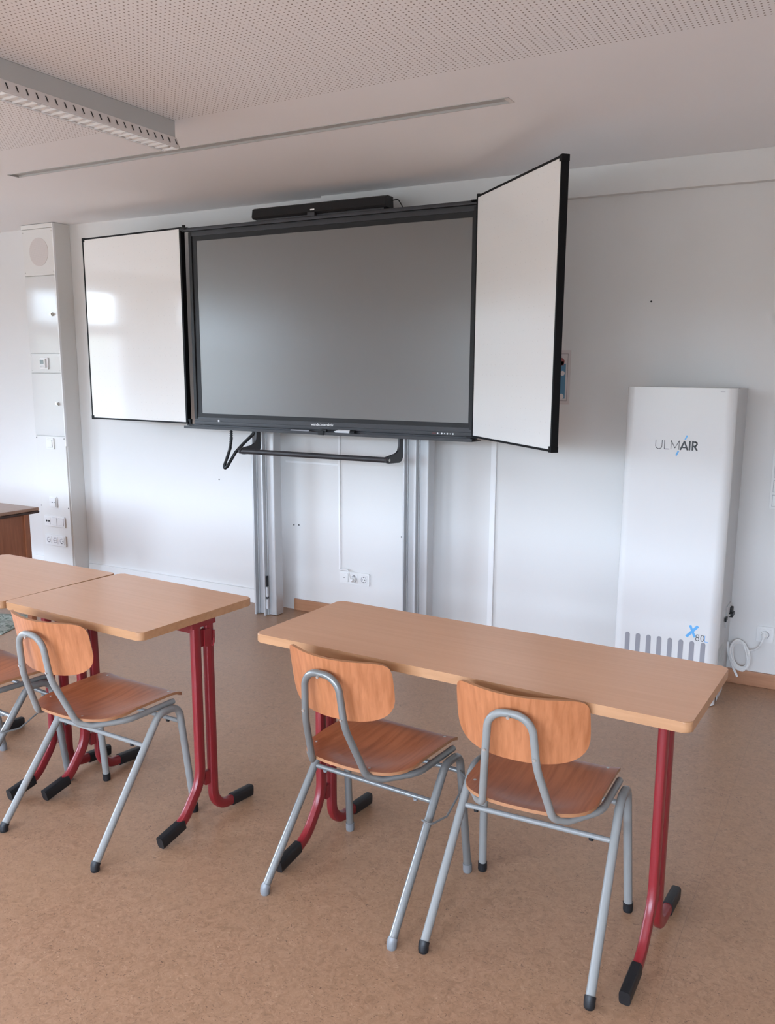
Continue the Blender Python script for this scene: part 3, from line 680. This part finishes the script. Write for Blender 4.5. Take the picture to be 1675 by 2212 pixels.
# ------------------------------------------------------------------ chairs
def chair(name, label, fm, cap, hooks, group, m_but, lift=0., shift=0., wide=1.):
    o = thing(name, label, 'chair', (0, 0, 0), 0, group)
    # seat: closed outline sampled in (u,v) and dished
    def seatz(x, y):
        z = .447 - .015*max(0, 1-((x/.165)**2+((y-.02)/.15)**2))
        if y < -.05: z += .007*((-y-.05)/.10)**2
        if y > .17: z -= .026*((y-.17)/.08)**2
        z += .006*max(0, (abs(x)-.12)/.065)**2*(1 if y > 0 else .4)
        return z
    def hw(y):      # half width along the seat
        if y < -.02: 
            f = (y+.02)/-.135; return .183*(1-min(1, f)**2.4)**(1/2.4)
        if y > .205:
            f = (y-.205)/.045; return .187-.045*(1-math.sqrt(max(0, 1-f*f)))
        return .183+.004*(y+.02)/.225
    ysn = [-.155+.0005, -.153, -.149, -.143, -.135, -.123, -.108, -.09, -.07, -.045, -.02, .02, .06, .10, .14, .18, .205, .22, .232, .241, .247, .25]
    nx = 14; bm_t = bmesh.new(); th = .0095
    grid = []
    for y in ysn:
        row = []
        for i in range(nx+1):
            u = -cos(pi*i/nx); x = u*hw(y); row.append((x, y, seatz(x, y)))
        grid.append(row)
    T = [[bm_t.verts.new(p) for p in r_] for r_ in grid]; Bt = [[bm_t.verts.new((p[0], p[1], p[2]-th)) for p in r_] for r_ in grid]
    ny = len(ysn)
    for j in range(ny-1):
        for i in range(nx):
            bm_t.faces.new([T[j][i], T[j][i+1], T[j+1][i+1], T[j+1][i]]); bm_t.faces.new([Bt[j][i], Bt[j+1][i], Bt[j+1][i+1], Bt[j][i+1]])
    rim = [(0, i) for i in range(nx+1)] + [(j, nx) for j in range(1, ny)] + [(ny-1, i) for i in range(nx-1, -1, -1)] + [(j, 0) for j in range(ny-2, 0, -1)]
    edge_faces = []
    for k in range(len(rim)):
        a, b_ = rim[k], rim[(k+1) % len(rim)]
        edge_faces.append(bm_t.faces.new([T[a[0]][a[1]], T[b_[0]][b_[1]], Bt[b_[0]][b_[1]], Bt[a[0]][a[1]]]))
    sb = MB(); sb.bm.free(); sb.bm = bm_t; sb.mats = [m_seat, m_seatedge]
    for f in edge_faces: f.material_index = 1
    st = sb.build('seat', None, o, angle=40)
    for x, y in ((-.155, -.055), (.085, -.12), (.155, .19), (-.155, .19)):
        z = seatz(x, y); MB().cyl((x, y, z-.002), (x, y, z+.0010), .0042, n=12).build('rivet', m_rivet, st)
    # backrest: curved plywood
    nx, nz = 20, 14; th = .009
    def bpt(u, wz, off):
        # u -1..1 across, wz -1..1 bottom..top
        hwid = .178
        ang = u*.80; rad = .232
        x = rad*sin(ang)*(.178/(.232*sin(.80)))*wide+shift; y = -.199 + rad*(1-cos(ang))*.92 - .018*wz
        zc, hh = .684+lift, .0915
        z = zc+hh*wz + .004*u*u*wz
        nrm = Vector((-sin(ang), cos(ang), .18)).normalized()
        return Vector((x, y, z)) + nrm*off
    # rounded-rect mask: map square to superellipse, lower corners rounder
    def mask(u, wz):
        g = 6.5 if wz > 0 else 2.8
        gm = max(abs(u), abs(wz))
        if gm < 1e-6: return u, wz
        n_ = (abs(u)**g+abs(wz)**g)**(1/g)
        k = gm/n_ if n_ else 1
        return u*k, wz*k
    bb = MB(); bb.mats = [m_back, m_seatedge]
    Fv = []; Bv = []
    for j in range(nz+1):
        wz = -cos(pi*j/nz); r1, r2 = [], []
        for i in range(nx+1):
            u = -cos(pi*i/nx); a, c_ = mask(u, wz)
            r1.append(bb.bm.verts.new(bpt(a, c_, th))); r2.append(bb.bm.verts.new(bpt(a, c_, 0)))
        Fv.append(r1); Bv.append(r2)
    for j in range(nz):
        for i in range(nx):
            bb.bm.faces.new([Fv[j][i], Fv[j][i+1], Fv[j+1][i+1], Fv[j+1][i]]); bb.bm.faces.new([Bv[j][i], Bv[j+1][i], Bv[j+1][i+1], Bv[j][i+1]])
    rim = [(0, i) for i in range(nx+1)] + [(j, nx) for j in range(1, nz+1)] + [(nz, i) for i in range(nx-1, -1, -1)] + [(j, 0) for j in range(nz-1, 0, -1)]
    for k in range(len(rim)):
        a, b_ = rim[k], rim[(k+1) % len(rim)]
        f = bb.bm.faces.new([Fv[a[0]][a[1]], Fv[b_[0]][b_[1]], Bv[b_[0]][b_[1]], Bv[a[0]][a[1]]]); f.material_index = 1
    bk = bb.build('backrest', None, o, angle=40)
    # bent tube: loop behind the backrest, down, forward under the seat
    rb = .0102
    half = [(.0, -.236, .742+lift), (.056, -.230, .735+lift), (.068, -.214, .600), (.096, -.150, .441), (.124, -.112, .4235), (.190, -.02, .4245), (.193, .175, .4245)]
    full = [(-p[0], p[1], p[2]) for p in half[:0:-1]] + half[1:]
    bt = MB().tube(fillet(full, [.10, .05, .04, .20, .050, .050, .20, .04, .05, .10], 9), rb, n=14).build('back_tube', fm, o)
    for x, y, z in ((0.0, -.2435, .7315+lift), (-.0655, -.226, .628), (.0655, -.226, .628)):
        MB().cyl((x, y+.006, z), (x, y-.0038, z-.002), .0042, n=10).build('rivet', m_rivet, bt)
    # leg arches, each split at the crown into a rear and a front leg
    r = .0125
    for s in (-1, 1):
        arch = fillet([(s*.229, -.220, .018), (s*.217, .085, .415), (s*.215, .178, .411), (s*.229, .220, .018)], [.055, .042], 8)
        zs = max(range(len(arch)), key=lambda i: arch[i].z)
        mid = len(arch)//2
        for nm, seg, ft in (('leg', arch[:mid+1], arch[0]), ('leg', arch[mid:], arch[-1])):
            lg = MB().tube(seg, r, n=16).build(nm, fm, o)
            d = Vector((ft.x, ft.y, 0)); top = (arch[1]-arch[0]).normalized() if seg is not arch[mid:] and ft is arch[0] else (arch[-2]-arch[-1]).normalized()
            c0 = ft + top*.012; q = MB()
            q.tube([c0, ft+top*.001, Vector((ft.x, ft.y, .006))], .0146, n=16).cyl((ft.x, ft.y, .007), (ft.x, ft.y, 0), .0146, .0132, n=16)
            q.build('foot_cap', cap, lg)
    def onleg(s, rear, z):
        t_ = (z-.018)/.394 if rear else (z-.018)/.39
        return Vector((s*(.229-.012*t_), -.220+.305*t_, z)) if rear else Vector((s*(.229-.014*t_), .220-.042*t_, z))
    for rear, z in ((True, .325), (False, .352)):
        a, b_ = onleg(-1, rear, z), onleg(1, rear, z)
        sr = MB().cyl(a, b_, .0078, n=14).build('stretcher', fm, o)
        for f in (.10, .86):
            c_ = a.lerp(b_, f); MB().cyl(c_+Vector((0, -.002, -.005)), c_+Vector((0, -.004, -.012)), .008, .006, n=12).build('stacking_button', m_but, sr)
    if hooks:
        MB().tube(fillet([(.218, -.05, .300), (.245, -.045, .290), (.262, .02, .292), (.258, .15, .352), (.222, .17, .36)], .02, 5), .0032, n=8).build('coupling_hook', m_frameB, o)
        MB().tube(fillet([(-.200, .07, .385), (-.225, .03, .345), (-.242, .02, .340), (-.252, .02, .362), (-.249, .02, .372)], .012, 5), .0034, n=8).build('coupling_hook', m_frameB, o)
    return o
GA = 'wooden school chairs'
m_softcap = mat('grey_glide', (.17, .175, .18), .35)
chA = chair('school_chair', 'light grey framed wooden chair with black feet, pushed to the single desk in front', m_frameA, m_black, False, GA, m_black, .006, -.014, 1.04)
chA.location = (-2.246, -2.578, 0); chA.rotation_euler = (0, 0, R(-1.9))
chR = chair('school_chair', 'light grey framed wooden chair with black feet, at the long two-seat desk', m_frameA, m_black, False, GA, m_black)
chR.location = (-.7235, -2.410, 0); chR.rotation_euler = (0, 0, R(2.0))
chB = chair('school_chair', 'dull steel framed wooden chair with wire coupling hooks, at the long desk', m_frameB, m_softcap, True, GA, m_softcap, .012)
chB.location = (-1.241, -2.434, 0); chB.rotation_euler = (0, 0, R(-3.7))
dup(chB, (-2.843, -2.616, 0), R(-6.5), 'chair cut off by the picture edge, only its brown seat and grey legs showing')

# ------------------------------------------------------------------ tables
def table(label, L, Wd, oy, leg_x, near, far, group):
    """origin on the floor between the legs; oy = offset of the top's centre"""
    o = thing('school_desk', label, 'desk', (0, 0, 0), 0, group)
    th = .027
    q = MB(); pl = rrect(-L/2, oy-Wd/2, L/2, oy+Wd/2, .020, 7)
    bm = bmesh.new(); A = [bm.verts.new((p[0], p[1], .76-th)) for p in pl]; B_ = [bm.verts.new((p[0], p[1], .76)) for p in pl]
    bm.faces.new(A[::-1]); tf = bm.faces.new(B_); nn = len(pl)
    for i in range(nn): bm.faces.new([A[i], A[(i+1) % nn], B_[(i+1) % nn], B_[i]])
    bmesh.ops.bevel(bm, geom=[e_ for e_ in bm.edges if len(e_.link_faces) == 2 and any(len(f.verts) == nn for f in e_.link_faces)], offset=.0035, segments=3, profile=.5, affect='EDGES')
    for f in bm.faces: f.material_index = 1
    big = [f for f in bm.faces if len(f.verts) == nn]
    q.bm.free(); q.bm = bm; q.mats = [m_top, m_edge]
    for f in big:
        if f.calc_center_median().z > .75: f.material_index = 0
    q.build('tabletop', None, o, angle=35)
    for lx_ in leg_x:
        s = 1 if lx_ > 0 else -1
        p_near = fillet([(lx_, -.0295, .728), (lx_, -.0295, .165), (lx_, -.120, .047), (lx_, -near+.02, .027)], [.15, .12], 8)
        p_far = fillet([(lx_, .0295, .728), (lx_, .0295, .036), (lx_, far-.02, .024)], [.075], 10)
        for pth in (p_near, p_far):
            lg = MB().tube(pth, .0132, .0182, side=(1, 0, 0), n=20, stad=True).build('leg', m_red, o)
            e1 = pth[-1]; d = (pth[-1]-pth[-2]).normalized(); d2 = d.copy()
            a = e1 - d2*.085; bq = e1 + d2*.02
            a2 = Vector((a.x, a.y, max(a.z, .0235))); b2 = Vector((bq.x, bq.y, .0232))
            cap = MB().tube([a2-d2*.0, a2.lerp(b2, .12), a2.lerp(b2, .9), b2],   .0145, .0208, side=(1, 0, 0), n=24, stad=5.).build('foot_cap', m_black, lg)
        for z0_, z1_ in ((.14, .19), (.64, .70)): MB().box((lx_-.008, -.012, z0_), (lx_+.008, .012, z1_), .003).build('crosspiece', m_red, o)
        MB().box((lx_-.014, -.055, .712), (lx_+.014, .055, .733), .003).build('top_rail', m_red, o)
        MB().prism([(-.002, .64), (.040, .64), (.046, .648), (.046, .690), (.038, .690), (.036, .656), (.030, .655), (.030, .70), (-.002, .70)], 'x', lx_+s*.011, lx_+s*.016, 0).tube([(lx_+s*.013, .028, .642), (lx_+s*.024, .028, .640), (lx_+s*.028, .028, .654), (lx_+s*.028, .028, .668)], .003, n=8).build('bag_hook', m_red, o)
    MB().box((min(leg_x), -.046, .695), (max(leg_x), -.020, .733), .003).build('long_rail', m_red, o)
    return o
GT = 'single school desks'
tA = table('single beech school desk with red legs, light grey framed chair pushed to it', .688, .515, -.020, (-.275, .325), .222, .222, GT)
tA.location = (-2.2455, -2.377, 0); tA.rotation_euler = (0, 0, R(-3.0))
tB = table('single beech school desk joined to the other single desk, cut by the picture edge', .688, .515, .020, (-.245, .305), .235, .225, GT)
tB.location = (-2.943, -2.403, 0); tB.rotation_euler = (0, 0, R(-1.5))
tT = table('long two-seat beech school desk with red legs, two chairs pushed to it', 1.312, .460, .006, (-.551, .551), .262, .262, None)
tT.location = (-.952, -2.294, 0); tT.rotation_euler = (0, 0, R(-2.3))

# ------------------------------------------------------------------ teacher's desk and cloth
t = thing('teacher_desk', 'dark red-brown wooden desk in the corner beside the service column', 'desk', (-5.15, -1.40, 0))
dx1, dy1 = .68, .405
MB().use(m_desktop).box((-.72, -.42, .7), (dx1, dy1, .72), .006).use(m_desktrim).box((-.721, -.421, .684), (dx1+.001, dy1+.001, .7), .006).build('desk_top', None, t)
for sx_ in (-.69, .645):
    MB().box((sx_, -.33, .30), (sx_+.022, dy1-.078, .686), .002).build('side_panel', m_desk, t)
    for yy in (-.36, dy1-.108): MB().box((sx_-.006, yy, 0), (sx_+.034, yy+.034, .686), .003).build('leg', m_desk, t)
MB().box((-.66, dy1-.10, .34), (.645, dy1-.082, .684), .002).build('modesty_panel', m_desk, t)
q = MB(); rnd = random.Random(3)
nx_, ny_ = 24, 16; G = []
for j in range(ny_+1):
    row = []
    for i in range(nx_+1):
        u, v_ = i/nx_, j/ny_
        e_ = min(u, 1-u, v_, 1-v_)
        row.append(q.bm.verts.new((u*.72, v_*.42, .004+.02*min(1, e_*8)*(.5+.5*sin(9*u+2.3*sin(7*v_))*cos(6*v_+u*3)))))
    G.append(row)
for j in range(ny_):
    for i in range(nx_): q.bm.faces.new([G[j][i], G[j][i+1], G[j+1][i+1], G[j+1][i]])
rim = G[0] + [G[j][-1] for j in range(1, ny_+1)] + G[-1][-2::-1] + [G[j][0] for j in range(ny_-1, 0, -1)]
low = [q.bm.verts.new((v_.co.x, v_.co.y, 0.0005)) for v_ in rim]
for i in range(len(rim)): q.bm.faces.new([rim[i], low[i], low[(i+1) % len(rim)], rim[(i+1) % len(rim)]])
o = q.build('floor_cloth', m_cloth, None, (-5.26, -1.39, 0))
o.rotation_euler = (0, 0, R(22)); o.location = (-5.10, -1.62, 0)
tag(o, 'rumpled grey-green patterned cloth lying on the floor under the wooden desk', 'cloth')
